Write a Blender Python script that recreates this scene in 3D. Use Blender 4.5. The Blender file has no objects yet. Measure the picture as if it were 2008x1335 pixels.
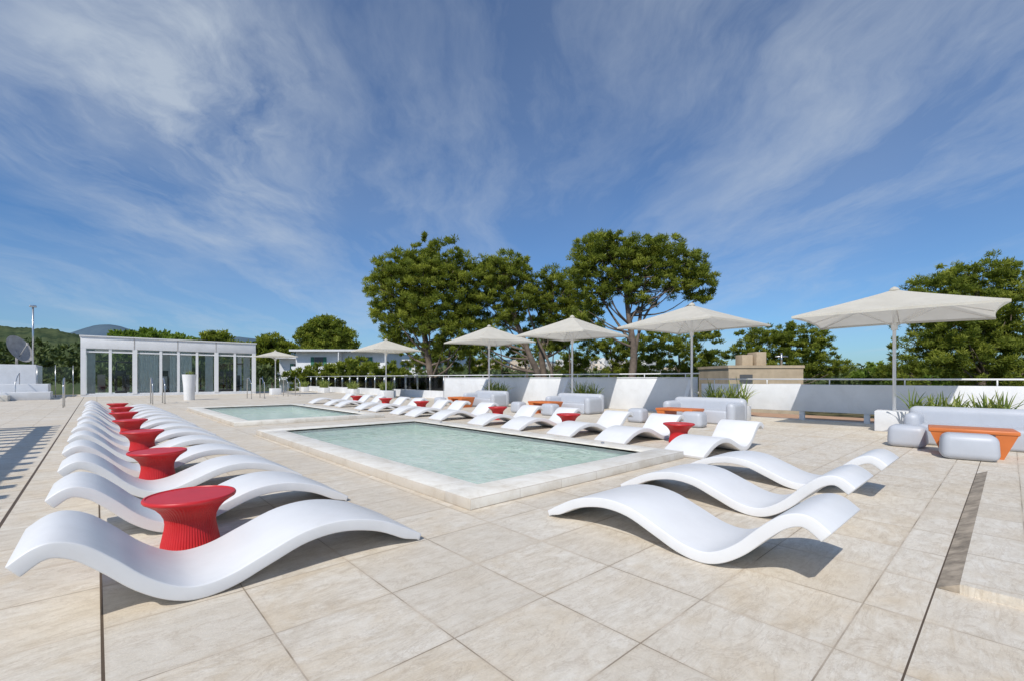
import bpy, bmesh, math, random
import numpy as np
from mathutils import Vector, Matrix
random.seed(7); rng=np.random.default_rng(11)
S=bpy.context.scene
S.view_settings.view_transform='Standard'; S.view_settings.look='None'; S.view_settings.exposure=0
A=math.radians(42.4); SA,CA=math.sin(A),math.cos(A)
def W(d,r): return (d*SA+r*CA, d*CA-r*SA)

# ---------------------------------------------------------------- materials
class NT:
    def __init__(s,nt): s.nt=nt; s.n=nt.nodes; s.l=nt.links
    def node(s,t,**k):
        n=s.n.new(t)
        for a,b in k.items(): setattr(n,a,b)
        return n
    def inp(s,sock,v):
        if v is None: return
        if hasattr(v,'is_output'): s.l.new(v,sock)
        else: sock.default_value=v
    def math(s,op,a,b=None,c=None,clamp=False):
        n=s.node('ShaderNodeMath',operation=op,use_clamp=clamp)
        s.inp(n.inputs[0],a); s.inp(n.inputs[1],b); s.inp(n.inputs[2],c)
        return n.outputs[0]
    def noise(s,vec,scale,detail=4,rough=.5,dist=0):
        n=s.node('ShaderNodeTexNoise'); s.inp(n.inputs['Vector'],vec)
        n.inputs['Scale'].default_value=scale; n.inputs['Detail'].default_value=detail
        n.inputs['Roughness'].default_value=rough; n.inputs['Distortion'].default_value=dist
        return n.outputs['Fac']
    def ramp(s,fac,stops):
        n=s.node('ShaderNodeValToRGB'); s.inp(n.inputs[0],fac)
        e=n.color_ramp.elements
        while len(e)<len(stops): e.new(.5)
        for i,(p,c) in enumerate(stops):
            e[i].position=p; e[i].color=(c,c,c,1) if isinstance(c,(int,float)) else (*c,1)
        return n.outputs[0]
    def mix(s,fac,a,b,bt='MIX'):
        n=s.node('ShaderNodeMix',data_type='RGBA',blend_type=bt)
        s.inp(n.inputs[0],fac)
        s.inp(n.inputs[6],(*a,1) if isinstance(a,tuple) and len(a)==3 else a)
        s.inp(n.inputs[7],(*b,1) if isinstance(b,tuple) and len(b)==3 else b)
        return n.outputs[2]
    def sep(s,v):
        n=s.node('ShaderNodeSeparateXYZ'); s.l.new(v,n.inputs[0]); return n.outputs
    def comb(s,x,y,z=0.):
        n=s.node('ShaderNodeCombineXYZ'); s.inp(n.inputs[0],x); s.inp(n.inputs[1],y); s.inp(n.inputs[2],z); return n.outputs[0]
    def bump(s,h,strength,dist=.01):
        n=s.node('ShaderNodeBump'); s.l.new(h,n.inputs['Height']); n.inputs['Strength'].default_value=strength; n.inputs['Distance'].default_value=dist
        return n.outputs[0]
    def vm(s,op,a,b=None):
        n=s.node('ShaderNodeVectorMath',operation=op); s.inp(n.inputs[0],a)
        if b is not None: s.inp(n.inputs[1],b)
        return n
def newmat(name):
    m=bpy.data.materials.new(name); m.use_nodes=True
    t=NT(m.node_tree); b=t.n['Principled BSDF']
    return m,t,b
def pos(t): return t.node('ShaderNodeNewGeometry').outputs['Position']
def simple(name,col,rough=.5,metal=0,var=.12,nscale=3.,spec=.5,bump=0.,bscale=60,dirt=0.):
    m,t,b=newmat(name)
    p=t.node('ShaderNodeTexCoord').outputs['Object']
    f=t.noise(p,nscale,6,.6)
    dark=tuple(c*(1-var) for c in col); lite=tuple(min(1,c*(1+var*.4)) for c in col)
    c_=t.ramp(f,[(.3,dark),(.65,lite)])
    if dirt:
        d_=t.ramp(t.noise(pos(t),1.7,9,.72,.8),[(.52,0.),(.70,1.)])
        c_=t.mix(t.math('MULTIPLY',d_,dirt),c_,tuple(c*k for c,k in zip(col,(.55,.50,.42))))
    t.l.new(c_,b.inputs['Base Color'])
    b.inputs['Roughness'].default_value=rough; b.inputs['Metallic'].default_value=metal
    b.inputs['Specular IOR Level'].default_value=spec
    if bump: t.l.new(t.bump(t.noise(p,bscale,3),bump,.005),b.inputs['Normal'])
    return m

def tile_mat(name='stone_tiles',joints=True):
    m,t,b=newmat(name)
    p=pos(t); o=t.sep(p)
    x=t.math('DIVIDE',t.math('SUBTRACT',o[0],.02),.6); y=t.math('DIVIDE',t.math('ADD',o[1],.07),.6)
    fx,fy=t.math('FLOOR',x),t.math('FLOOR',y)
    ex=t.math('SUBTRACT',.5,t.math('ABSOLUTE',t.math('SUBTRACT',t.math('FRACT',x),.5)))
    ey=t.math('SUBTRACT',.5,t.math('ABSOLUTE',t.math('SUBTRACT',t.math('FRACT',y),.5)))
    e=t.math('MINIMUM',ex,ey)
    wn=t.node('ShaderNodeTexWhiteNoise'); t.l.new(t.comb(fx,fy,0.),wn.inputs['Vector'])
    rnd=wn.outputs['Value']; rv=wn.outputs['Color']
    sc=t.vm('SCALE',rv); sc.inputs['Scale'].default_value=20
    q=t.vm('ADD',p,sc.outputs[0]).outputs[0]
    mp=t.node('ShaderNodeMapping'); t.l.new(q,mp.inputs[0]); mp.inputs['Rotation'].default_value=(0,0,.5); mp.inputs['Scale'].default_value=(1,3.2,1)
    streak=t.noise(mp.outputs[0],3.2,11,.74,1.4)
    cloud=t.noise(q,2.2,6,.6,.4)
    mott=t.noise(q,9,7,.7,.6)
    fine=t.noise(p,90,4,.7)
    big=t.noise(p,.35,4,.55)
    base=t.ramp(streak,[(.30,(.57,.49,.39)),(.47,(.72,.65,.545)),(.68,(.84,.79,.70))])
    warm=t.mix(t.math('MULTIPLY',t.math('SUBTRACT',cloud,.46,clamp=True),2.6,clamp=True),base,(.67,.54,.37))
    tint=t.mix(t.math('MULTIPLY',rnd,.5),warm,(.78,.735,.655))
    g=t.mix(t.math('MULTIPLY',t.math('GREATER_THAN',rnd,.74),.30),tint,(.60,.52,.41))
    vn=t.math('ABSOLUTE',t.math('SUBTRACT',t.noise(mp.outputs[0],1.6,9,.68,2.0),.5))
    g=t.mix(t.math('MULTIPLY',t.ramp(vn,[(.0,1.),(.022,0.)]),.34),g,(.42,.33,.24))
    g=t.mix(.5,g,t.ramp(mott,[(.32,(.76,.73,.68)),(.60,(1,1,1))]),'MULTIPLY')
    g=t.mix(.45,g,t.ramp(fine,[(.3,.70),(.7,1.)]),'MULTIPLY')
    g=t.mix(.55,g,t.ramp(big,[(.35,(.90,.86,.80)),(.6,(1,1,1))]),'MULTIPLY')
    st=t.noise(p,1.1,9,.72,1.4)
    g=t.mix(t.math('MULTIPLY',t.ramp(st,[(.56,0.),(.68,1.)]),.30),g,(.50,.41,.30))
    gr=t.math('LESS_THAN',e,.0055)
    dirty=t.mix(t.ramp(t.noise(p,2.3,4),[(.4,0.),(.6,1.)]),(.20,.15,.10),(.56,.47,.37))
    edge=t.math('MULTIPLY',t.math('MULTIPLY',t.ramp(e,[(.0,1.),(.04,0.)]),.45),t.noise(p,4,5,.6))
    g=t.mix(edge,g,(.42,.32,.21))
    g=t.mix(t.math('MULTIPLY',gr,.75),g,dirty)
    if joints:
        j1=t.math('LESS_THAN',t.math('ABSOLUTE',t.math('SUBTRACT',o[0],.02)),.006)
        j2=t.math('LESS_THAN',t.math('ABSOLUTE',t.math('ADD',o[0],.58)),.012)
        j3=t.math('LESS_THAN',t.math('ABSOLUTE',t.math('SUBTRACT',o[1],.290)),.004)
        j=t.math('MAXIMUM',t.math('MAXIMUM',j1,j2),j3)
        g=t.mix(j,g,(.10,.07,.045))
    t.l.new(g,b.inputs['Base Color'])
    t.l.new(t.ramp(streak,[(.3,.75),(.7,.5)]),b.inputs['Roughness'])
    b.inputs['Specular IOR Level'].default_value=.35
    hgt=t.math('SUBTRACT',t.math('ADD',t.math('MULTIPLY',streak,.8),t.math('MULTIPLY',fine,.3)),t.math('MULTIPLY',gr,.8))
    t.l.new(t.bump(hgt,.5,.007),b.inputs['Normal'])
    return m
M={}
M['tile']=tile_mat()
m,t,b=newmat('pale_limestone'); p=pos(t); o=t.sep(p)
f=t.noise(p,3,9,.68,.6); g=t.ramp(f,[(.32,(.62,.565,.475)),(.5,(.75,.71,.63)),(.68,(.82,.79,.72))])
ja=t.math('LESS_THAN',t.math('FRACT',t.math('DIVIDE',t.math('SUBTRACT',o[0],3.12),.62)),.011)
jb=t.math('LESS_THAN',t.math('FRACT',t.math('DIVIDE',t.math('SUBTRACT',o[1],3.92),.62)),.011)
g=t.mix(t.math('MULTIPLY',t.math('MAXIMUM',ja,jb),.5),g,(.34,.27,.20))
g=t.mix(t.math('MULTIPLY',t.ramp(t.noise(p,8,7,.7,.5),[(.5,0.),(.66,1.)]),.3),g,(.55,.48,.38))
t.l.new(g,b.inputs['Base Color']); b.inputs['Roughness'].default_value=.6; t.l.new(t.bump(t.noise(p,40,5,.7),.35,.006),b.inputs['Normal']); M['curb']=m
M['white']=simple('white_render',(.72,.725,.735),.7,var=.10,nscale=1.2,bump=.15,bscale=90,dirt=.18)
M['whitepl']=simple('white_polyethylene',(.75,.745,.74),.42,var=.06,nscale=2.2,bump=.04,bscale=300,dirt=.10)
M['lav']=simple('grey_white_polyethylene',(.47,.49,.53),.45,var=.06,nscale=2,dirt=.12)
M['orange']=simple('orange_lacquer',(.62,.17,.04),.4,var=.1)
M['metal']=simple('brushed_steel',(.55,.56,.58),.3,metal=.9)
M['wmetal']=simple('white_painted_metal',(.76,.76,.76),.4,var=.04)
M['black']=simple('black_rubber',(.03,.03,.035),.5)
M['dark']=simple('dark_interior',(.10,.105,.11),.8)
M['curtain']=simple('white_curtain',(.80,.80,.79),.9,var=.12,nscale=6)
M['bark']=simple('pine_bark',(.17,.13,.10),.9,var=.5,nscale=3,bump=.6,bscale=20)
M['beige']=simple('beige_render',(.50,.40,.28),.9,var=.2,nscale=1.5,dirt=.3)
M['terracotta']=simple('terracotta_floor',(.50,.30,.18),.9,var=.2)
M['green']=simple('green_shutter_paint',(.04,.16,.10),.6)
M['stain']=simple('stained_step_stone',(.40,.33,.25),.85,var=.55,nscale=9,bump=.5)
M['dish']=simple('dish_grey',(.42,.40,.38),.6,var=.3,dirt=.5)
m,t,b=newmat('red_plastic'); p=t.node('ShaderNodeTexCoord').outputs['Object']
t.l.new(t.ramp(t.noise(p,5,4),[(.3,(.50,.012,.016)),(.7,(.60,.02,.024))]),b.inputs['Base Color']); b.inputs['Roughness'].default_value=.42; M['red']=m
m,t,b=newmat('canopy_fabric'); p=t.node('ShaderNodeTexCoord').outputs['Object']
col=t.ramp(t.noise(p,2,4),[(.3,(.72,.69,.61)),(.7,(.80,.77,.69))])
t.l.new(col,b.inputs['Base Color']); b.inputs['Roughness'].default_value=.9
tr=t.node('ShaderNodeBsdfTranslucent'); t.l.new(col,tr.inputs[0])
mx=t.node('ShaderNodeMixShader'); mx.inputs[0].default_value=.45
t.l.new(b.outputs[0],mx.inputs[1]); t.l.new(tr.outputs[0],mx.inputs[2]); t.l.new(mx.outputs[0],t.n['Material Output'].inputs[0]); M['canopy']=m
m,t,b=newmat('clear_glass')
tp=t.node('ShaderNodeBsdfTransparent'); tp.inputs[0].default_value=(.90,.94,.93,1)
gl=t.node('ShaderNodeBsdfGlossy'); gl.inputs['Roughness'].default_value=.03
fr=t.node('ShaderNodeFresnel'); fr.inputs[0].default_value=1.45
mx=t.node('ShaderNodeMixShader'); t.l.new(fr.outputs[0],mx.inputs[0])
t.l.new(tp.outputs[0],mx.inputs[1]); t.l.new(gl.outputs[0],mx.inputs[2]); t.l.new(mx.outputs[0],t.n['Material Output'].inputs[0]); M['glass']=m
# water
m,t,b=newmat('pool_water'); p=pos(t)
h=t.math('ADD',t.noise(p,3.5,5,.6,1.4),t.math('MULTIPLY',t.noise(p,15,3,.6,.6),.35))
nb=t.bump(h,.85,.06)
tp=t.node('ShaderNodeBsdfTransparent'); tp.inputs[0].default_value=(.94,.99,.97,1)
df=t.node('ShaderNodeBsdfDiffuse'); t.l.new(t.ramp(t.noise(p,5,6,.65,1.6),[(.38,(.60,.77,.68)),(.5,(.72,.86,.78)),(.60,(.90,.97,.92))]),df.inputs[0]); t.l.new(nb,df.inputs['Normal'])
m0=t.node('ShaderNodeMixShader'); m0.inputs[0].default_value=.42
t.l.new(tp.outputs[0],m0.inputs[1]); t.l.new(df.outputs[0],m0.inputs[2])
gl=t.node('ShaderNodeBsdfGlossy'); gl.inputs['Roughness'].default_value=.05; t.l.new(nb,gl.inputs['Normal'])
fr=t.node('ShaderNodeFresnel'); fr.inputs[0].default_value=1.33; t.l.new(nb,fr.inputs['Normal'])
mx=t.node('ShaderNodeMixShader'); t.l.new(t.math('MULTIPLY',fr.outputs[0],.8),mx.inputs[0]); t.l.new(m0.outputs[0],mx.inputs[1]); t.l.new(gl.outputs[0],mx.inputs[2])
t.l.new(mx.outputs[0],t.n['Material Output'].inputs[0]); M['water']=m
m,t,b=newmat('pool_basin'); p=pos(t)
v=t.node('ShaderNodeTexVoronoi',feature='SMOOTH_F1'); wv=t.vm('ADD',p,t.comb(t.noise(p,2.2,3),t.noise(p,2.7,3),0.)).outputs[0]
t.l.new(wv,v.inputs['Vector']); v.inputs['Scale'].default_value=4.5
g=t.mix(t.ramp(v.outputs['Distance'],[(.0,0.),(.6,1.)]),(.64,.78,.68),(.95,.97,.91))  # warped cells paint a pale caustic light pattern into the basin colour
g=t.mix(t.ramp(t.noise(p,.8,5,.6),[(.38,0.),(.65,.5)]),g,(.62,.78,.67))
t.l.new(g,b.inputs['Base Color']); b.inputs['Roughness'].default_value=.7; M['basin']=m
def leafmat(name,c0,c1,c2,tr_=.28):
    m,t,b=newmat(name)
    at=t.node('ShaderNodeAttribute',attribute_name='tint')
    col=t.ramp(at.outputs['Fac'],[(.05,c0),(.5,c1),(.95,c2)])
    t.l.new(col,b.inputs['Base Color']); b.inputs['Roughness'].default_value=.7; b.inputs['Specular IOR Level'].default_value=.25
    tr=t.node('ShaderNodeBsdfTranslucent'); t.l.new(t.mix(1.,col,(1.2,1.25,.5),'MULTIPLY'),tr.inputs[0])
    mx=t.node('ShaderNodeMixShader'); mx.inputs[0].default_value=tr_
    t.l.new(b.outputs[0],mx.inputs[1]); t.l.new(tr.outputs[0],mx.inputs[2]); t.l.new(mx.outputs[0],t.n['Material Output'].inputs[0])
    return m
M['pine']=leafmat('pine_needles',(.075,.11,.018),(.18,.22,.03),(.38,.40,.065),.40)  # ramp colours run from shaded to sunlit needle tones
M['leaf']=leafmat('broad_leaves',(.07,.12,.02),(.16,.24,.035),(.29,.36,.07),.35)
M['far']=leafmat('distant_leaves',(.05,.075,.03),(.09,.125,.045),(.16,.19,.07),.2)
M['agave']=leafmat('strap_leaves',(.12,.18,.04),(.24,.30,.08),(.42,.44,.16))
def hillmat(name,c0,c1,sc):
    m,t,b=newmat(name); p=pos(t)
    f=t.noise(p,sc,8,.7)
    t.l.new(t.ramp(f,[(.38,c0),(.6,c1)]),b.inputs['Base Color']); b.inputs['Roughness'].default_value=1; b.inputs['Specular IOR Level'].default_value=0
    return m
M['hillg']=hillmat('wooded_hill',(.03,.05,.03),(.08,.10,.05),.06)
M['hillb']=hillmat('hazy_hill',(.075,.115,.16),(.095,.14,.18),.01)  # distance haze is put into the blue-grey base colour
M['groundm']=hillmat('scrub_ground',(.10,.10,.05),(.24,.20,.12),.05)

# ---------------------------------------------------------------- mesh helpers
def link(o,parent=None):
    S.collection.objects.link(o)
    if parent: o.parent=parent
    return o
def empty(name,loc=(0,0,0),rz=0):
    o=bpy.data.objects.new(name,None); o.location=loc; o.rotation_euler=(0,0,rz); o.empty_display_size=.2
    return link(o)
def meshobj(name,vs,fs,mat,parent=None,smooth=False,loc=(0,0,0),rz=0):
    me=bpy.data.meshes.new(name); me.from_pydata([tuple(v) for v in vs],[],fs); me.materials.append(mat); me.update()
    if smooth:
        for p_ in me.polygons: p_.use_smooth=True
    o=bpy.data.objects.new(name,me); o.location=loc; o.rotation_euler=(0,0,rz)
    return link(o,parent)
BF=[(0,3,2,1),(4,5,6,7),(0,1,5,4),(1,2,6,5),(2,3,7,6),(3,0,4,7)]
def boxv(x0,x1,y0,y1,z0,z1):
    return [(x0,y0,z0),(x1,y0,z0),(x1,y1,z0),(x0,y1,z0),(x0,y0,z1),(x1,y0,z1),(x1,y1,z1),(x0,y1,z1)]
def box(name,x0,x1,y0,y1,z0,z1,mat,parent=None,bev=0.,seg=3,loc=(0,0,0),rz=0):
    me=bpy.data.meshes.new(name); bm=bmesh.new()
    vs=[bm.verts.new(v) for v in boxv(x0,x1,y0,y1,z0,z1)]
    for f in BF: bm.faces.new([vs[i] for i in f])
    if bev>0:
        bmesh.ops.bevel(bm,geom=list(bm.edges),offset=bev,segments=seg,profile=.5,affect='EDGES')
        for f in bm.faces: f.smooth=True
    bm.to_mesh(me); bm.free(); me.materials.append(mat)
    if bev>0:
        try: me.set_sharp_from_angle(angle=math.radians(50))
        except Exception: pass
    o=bpy.data.objects.new(name,me); o.location=loc; o.rotation_euler=(0,0,rz)
    return link(o,parent)
def tubegeo(pts,rad,seg=8):
    vs=[];fs=[]
    pts=[Vector(p_) for p_ in pts]
    for i,p_ in enumerate(pts):
        d=(pts[min(i+1,len(pts)-1)]-pts[max(i-1,0)]).normalized()
        up=Vector((0,0,1)) if abs(d.z)<.9 else Vector((1,0,0))
        u=d.cross(up).normalized(); v=d.cross(u)
        r=rad[i] if isinstance(rad,(list,tuple)) else rad
        for k in range(seg):
            a=2*math.pi*k/seg; vs.append(p_+u*(r*math.cos(a))+v*(r*math.sin(a)))
    for i in range(len(pts)-1):
        for k in range(seg):
            a=i*seg+k; b_=i*seg+(k+1)%seg
            fs.append((a,b_,b_+seg,a+seg))
    fs.append(tuple(range(seg))[::-1]); n=len(vs); fs.append(tuple(range(n-seg,n)))
    return vs,fs
def tube(name,pts,rad,mat,parent=None,seg=8):
    v,f=tubegeo(pts,rad,seg); return meshobj(name,v,f,mat,parent,True)
def lathe(name,prof,mat,parent=None,seg=48,flute=0,nf=0,loc=(0,0,0),fz=(0,9)):
    vs=[];fs=[]
    for (r,z) in prof:
        for k in range(seg):
            a=2*math.pi*k/seg
            rr=r*(1+(flute*(.5+.5*math.cos(a*nf)) if nf and fz[0]<=z<=fz[1] else 0))
            vs.append((rr*math.cos(a),rr*math.sin(a),z))
    for i in range(len(prof)-1):
        for k in range(seg):
            a=i*seg+k;b_=i*seg+(k+1)%seg; fs.append((a,b_,b_+seg,a+seg))
    fs.append(tuple(range(seg))[::-1]); n=len(vs); fs.append(tuple(range(n-seg,n)))
    o=meshobj(name,vs,fs,mat,parent,True,loc)
    try: o.data.set_sharp_from_angle(angle=math.radians(40))
    except Exception: pass
    return o

# ---------------------------------------------------------------- sky, sun, camera
sd=Vector((-.62,-.30,.72)).normalized()
w=bpy.data.worlds.new('World'); S.world=w; w.use_nodes=True
t=NT(w.node_tree); bg=t.n['Background']
sky=t.node('ShaderNodeTexSky',sky_type='NISHITA'); sky.sun_disc=False
sky.sun_elevation=math.asin(sd.z); sky.sun_rotation=math.atan2(sd.x,sd.y)%(2*math.pi)
sky.air_density=1.0; sky.dust_density=.6; sky.ozone_density=2.5; sky.altitude=50
tc=t.node('ShaderNodeTexCoord').outputs['Generated']; nv=t.vm('NORMALIZE',tc).outputs[0]
o=t.sep(nv); zz=t.math('ADD',t.math('MAXIMUM',o[2],.0),.13)
pl=t.comb(t.math('DIVIDE',o[0],zz),t.math('DIVIDE',o[1],zz))
mp=t.node('ShaderNodeMapping'); t.l.new(pl,mp.inputs[0]); mp.inputs['Rotation'].default_value=(0,0,-math.radians(48))
warp=t.node('ShaderNodeTexNoise'); t.l.new(mp.outputs[0],warp.inputs['Vector']); warp.inputs['Scale'].default_value=.8; warp.inputs['Detail'].default_value=5
ws=t.vm('SCALE',t.vm('SUBTRACT',warp.outputs['Color'],(.5,.5,.5)).outputs[0]); ws.inputs['Scale'].default_value=.8
wv=t.vm('ADD',mp.outputs[0],ws.outputs[0]).outputs[0]
m2=t.node('ShaderNodeMapping'); t.l.new(wv,m2.inputs[0]); m2.inputs['Scale'].default_value=(.30,.95,1); m2.inputs['Location'].default_value=(3.1,.4,0)
streak=t.noise(m2.outputs[0],1.7,13,.64,.2)
m3=t.node('ShaderNodeMapping'); t.l.new(wv,m3.inputs[0]); m3.inputs['Scale'].default_value=(.5,.8,1); m3.inputs['Location'].default_value=(1.3,5.,0)
broad=t.noise(m3.outputs[0],.75,4,.5,.2)
cl=t.math('MULTIPLY',t.ramp(streak,[(.46,0.),(.78,1.)]),t.ramp(broad,[(.34,.2),(.66,1.)]))
veil=t.math('MULTIPLY',t.ramp(broad,[(.3,0.),(.75,1.)]),.26)
dt=t.vm('DOT_PRODUCT',nv,(.10,.893,.44)).outputs['Value']
puffm=t.ramp(dt,[(.955,0.),(.986,.55),(.998,1.)])
pm=t.node('ShaderNodeMapping'); t.l.new(wv,pm.inputs[0]); pm.inputs['Scale'].default_value=(.7,1.3,1)
puff=t.math('MULTIPLY',puffm,t.ramp(t.noise(pm.outputs[0],2.3,11,.62,.35),[(.38,0.),(.64,1.)]))
cf=t.math('ADD',t.math('ADD',t.math('MULTIPLY',cl,.80),veil),t.math('MULTIPLY',puff,.85),clamp=True)
skyc=t.mix(1.,sky.outputs[0],(.54,.83,1.13),'MULTIPLY')
fin=t.mix(t.math('MULTIPLY',cf,.74),skyc,(5.7,6.4,7.2))
t.l.new(fin,bg.inputs[0]); bg.inputs[1].default_value=.10
L=bpy.data.lights.new('sun','SUN'); L.energy=3.85; L.angle=math.radians(.5); L.color=(1,.955,.88)
lo=bpy.data.objects.new('sun',L); lo.rotation_euler=sd.to_track_quat('Z','Y').to_euler(); lo.location=(-20,-10,30); link(lo)
c=bpy.data.cameras.new('camera'); c.lens=16; c.sensor_width=36; c.shift_y=.0364; c.clip_end=12000; c.clip_start=.05
co=bpy.data.objects.new('camera',c); co.location=(0,0,1.2); co.rotation_euler=(math.radians(90),0,-A); link(co); S.camera=co

# ---------------------------------------------------------------- terrace
WX=15.0
def rects(name,rs,z,mat,parent=None):
    vs=[];fs=[]
    for (x0,x1,y0,y1) in rs:
        n=len(vs); vs+=[(x0,y0,z),(x1,y0,z),(x1,y1,z),(x0,y1,z)]; fs.append((n,n+1,n+2,n+3))
    return meshobj(name,vs,fs,mat,parent)
P1=(3.3,10.8); P2=(12.9,20.8); PX=(2.5,6.5); cw=.42
ix0,ix1=PX[0]+cw,PX[1]-cw
terr=empty('terrace_floor')
rects('paving',[(-30,ix0,-8,46),(ix1,WX+.4,-8,46),(ix0,ix1,-8,P1[0]+cw),(ix0,ix1,P1[1]-cw,P2[0]+cw),(ix0,ix1,P2[1]-cw,46)],0,M['tile'],terr)
vs=boxv(-30,WX+.4,-8,46,-7,-.8); meshobj('slab_body',vs,BF,M['white'],terr)
def pool(y0,y1):
    e=empty('swimming_pool')
    iy0,iy1=y0+cw,y1-cw; h=.105
    x0,x1=PX
    box('curb_near',x0,x1,y0,iy0,.0,h,M['curb'],e,.008,2); box('curb_far',x0,x1,iy1,y1,.0,h,M['curb'],e,.008,2)
    box('curb_left',x0,ix0,iy0,iy1,.0,h-.002,M['curb'],e,.006,2); box('curb_right',ix1,x1,iy0,iy1,.0,h-.002,M['curb'],e,.006,2)
    zb=-.22
    vs=[(ix0,iy0,h-.02),(ix1,iy0,h-.02),(ix1,iy1,h-.02),(ix0,iy1,h-.02),(ix0,iy0,zb),(ix1,iy0,zb),(ix1,iy1,zb),(ix0,iy1,zb)]
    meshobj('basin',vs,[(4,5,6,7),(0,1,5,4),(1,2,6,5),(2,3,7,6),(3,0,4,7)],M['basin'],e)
    rects('water',[(ix0+.003,ix1-.003,iy0+.003,iy1-.003)],.058,M['water'],e)
    for yy in (iy0+.9,iy1-.9):
        lathe('inlet_fitting',[(.03,0),(.03,.02),(.018,.026)],M['metal'],e,16,loc=(ix1+.2,yy,h))
pool(*P1); pool(*P2)
e=empty('stone_step')
vs=[(3.55,.286,.004),(8.15,.286,.004),(8.15,.19,.05),(3.55,.19,.05),(3.55,.19,.0),(8.15,.19,.0)]
meshobj('stained_edge',vs,[(0,1,2,3),(0,3,4),(1,5,2)],M['stain'],e)
meshobj('raised_paving',boxv(3.55,8.15,-1.27,.19,.0,.052),BF,M['tile'],e)

# ---------------------------------------------------------------- sun loungers
def catmull(P,n=6):
    out=[]
    for i in range(len(P)-1):
        p0=P[max(i-1,0)];p1=P[i];p2=P[i+1];p3=P[min(i+2,len(P)-1)]
        for k in range(n):
            s=k/n
            out.append(tuple(.5*((2*p1[j])+(-p0[j]+p2[j])*s+(2*p0[j]-5*p1[j]+4*p2[j]-p3[j])*s*s+(-p0[j]+3*p1[j]-3*p2[j]+p3[j])*s**3) for j in (0,1)))
    out.append(P[-1]); return out
prof=catmull([(0,.046),(.13,.120),(.33,.215),(.58,.268),(.82,.250),(1.05,.165),(1.22,.098),(1.36,.078),(1.47,.108),(1.59,.190),(1.71,.31),(1.82,.405),(1.92,.445),(2.00,.43),(2.08,.37)],5)
def lounger_mesh():
    me=bpy.data.meshes.new('sun_lounger'); bm=bmesh.new(); Wd=.68
    n=len(prof); top=[];bot=[]
    for i,(x,z) in enumerate(prof):
        a=prof[max(i-1,0)]; b_=prof[min(i+1,n-1)]
        dx,dz=b_[0]-a[0],b_[1]-a[1]; l=math.hypot(dx,dz); nx,nz=-dz/l,dx/l
        th=.076*min(1,.52+i/9)
        bx,bz=x-nx*th,max(0,z-nz*th)
        if i==0: bx,bz=.02,0.
        top.append((x,z)); bot.append((bx,bz))
    rows=[]
    for y in (0,Wd):
        rows.append([[bm.verts.new((p_[0],y,p_[1])) for p_ in top],[bm.verts.new((p_[0],y,p_[1])) for p_ in bot]])
    (t0,b0),(t1,b1)=rows
    for i in range(n-1):
        bm.faces.new((t0[i],t0[i+1],t1[i+1],t1[i])); bm.faces.new((b0[i+1],b0[i],b1[i],b1[i+1]))
        bm.faces.new((t0[i+1],t0[i],b0[i],b0[i+1])); bm.faces.new((t1[i],t1[i+1],b1[i+1],b1[i]))
    bm.faces.new((t0[0],t1[0],b1[0],b0[0])); bm.faces.new((t1[-1],t0[-1],b0[-1],b1[-1]))
    bmesh.ops.recalc_face_normals(bm,faces=bm.faces)
    ed=[e_ for e_ in bm.edges if e_.calc_face_angle(0)>.9]
    bmesh.ops.bevel(bm,geom=ed,offset=.008,segments=3,profile=.5,affect='EDGES')
    for f in bm.faces: f.smooth=True
    bm.to_mesh(me); bm.free(); me.materials.append(M['whitepl'])
    try: me.set_sharp_from_angle(angle=math.radians(35))
    except Exception: pass
    return me
LM=lounger_mesh()
def lounger(x,y,rz):
    o=bpy.data.objects.new('sun_lounger',LM); o.location=(x,y,.001); o.rotation_euler=(0,0,rz); link(o)
for i in range(14):
    lounger(1.8+random.uniform(-.03,.03)+(.02 if i else 0),2.95+.67+1.335*i+(.08 if i else 0),math.pi+random.uniform(-.02,.02))
for x,y in ((2.9,2.72),(4.2,2.86),(5.52,2.86)): lounger(x,y,-math.pi/2+random.uniform(-.01,.01))
for i,y in enumerate((3.03,4.62,5.92,7.44,8.8,10.7,12.2,13.3,15.0,16.3,18.4,19.7,21.8)):
    lounger(6.55+.3*min(1,i)+.045*i,y,math.radians(-3+random.uniform(-2,2)))
# ---------------------------------------------------------------- red side tables
TM=None
def table(x,y):
    global TM
    if TM is None:
        nf=64; seg=nf*6
        pr=[(.150,0),(.176,.004)]+[(r,z) for r,z in ((.174,.03),(.164,.08),(.154,.13),(.150,.17),(.155,.21),(.174,.25),(.207,.29),(.245,.318),(.268,.330))]+[(.276,.334),(.281,.343),(.281,.352),(.276,.360),(.262,.362),(.258,.356),(.0005,.356)]
        o=lathe('side_table',pr,M['red'],None,seg,.022,nf,fz=(.002,.325)); TM=o.data
        o.location=(x,y,.001); return
    o=bpy.data.objects.new('side_table',TM); o.location=(x,y,.001); o.rotation_euler=(0,0,random.random()); link(o)
for i in range(7): table(.52+random.uniform(-.03,.03),3.98+2.67*i+.02)
for x,y in ((8.0,4.16),(8.2,7.01),(8.64,10.08),(8.7,14.4),(8.95,17.65),(9.1,20.9)): table(x,y)

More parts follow.
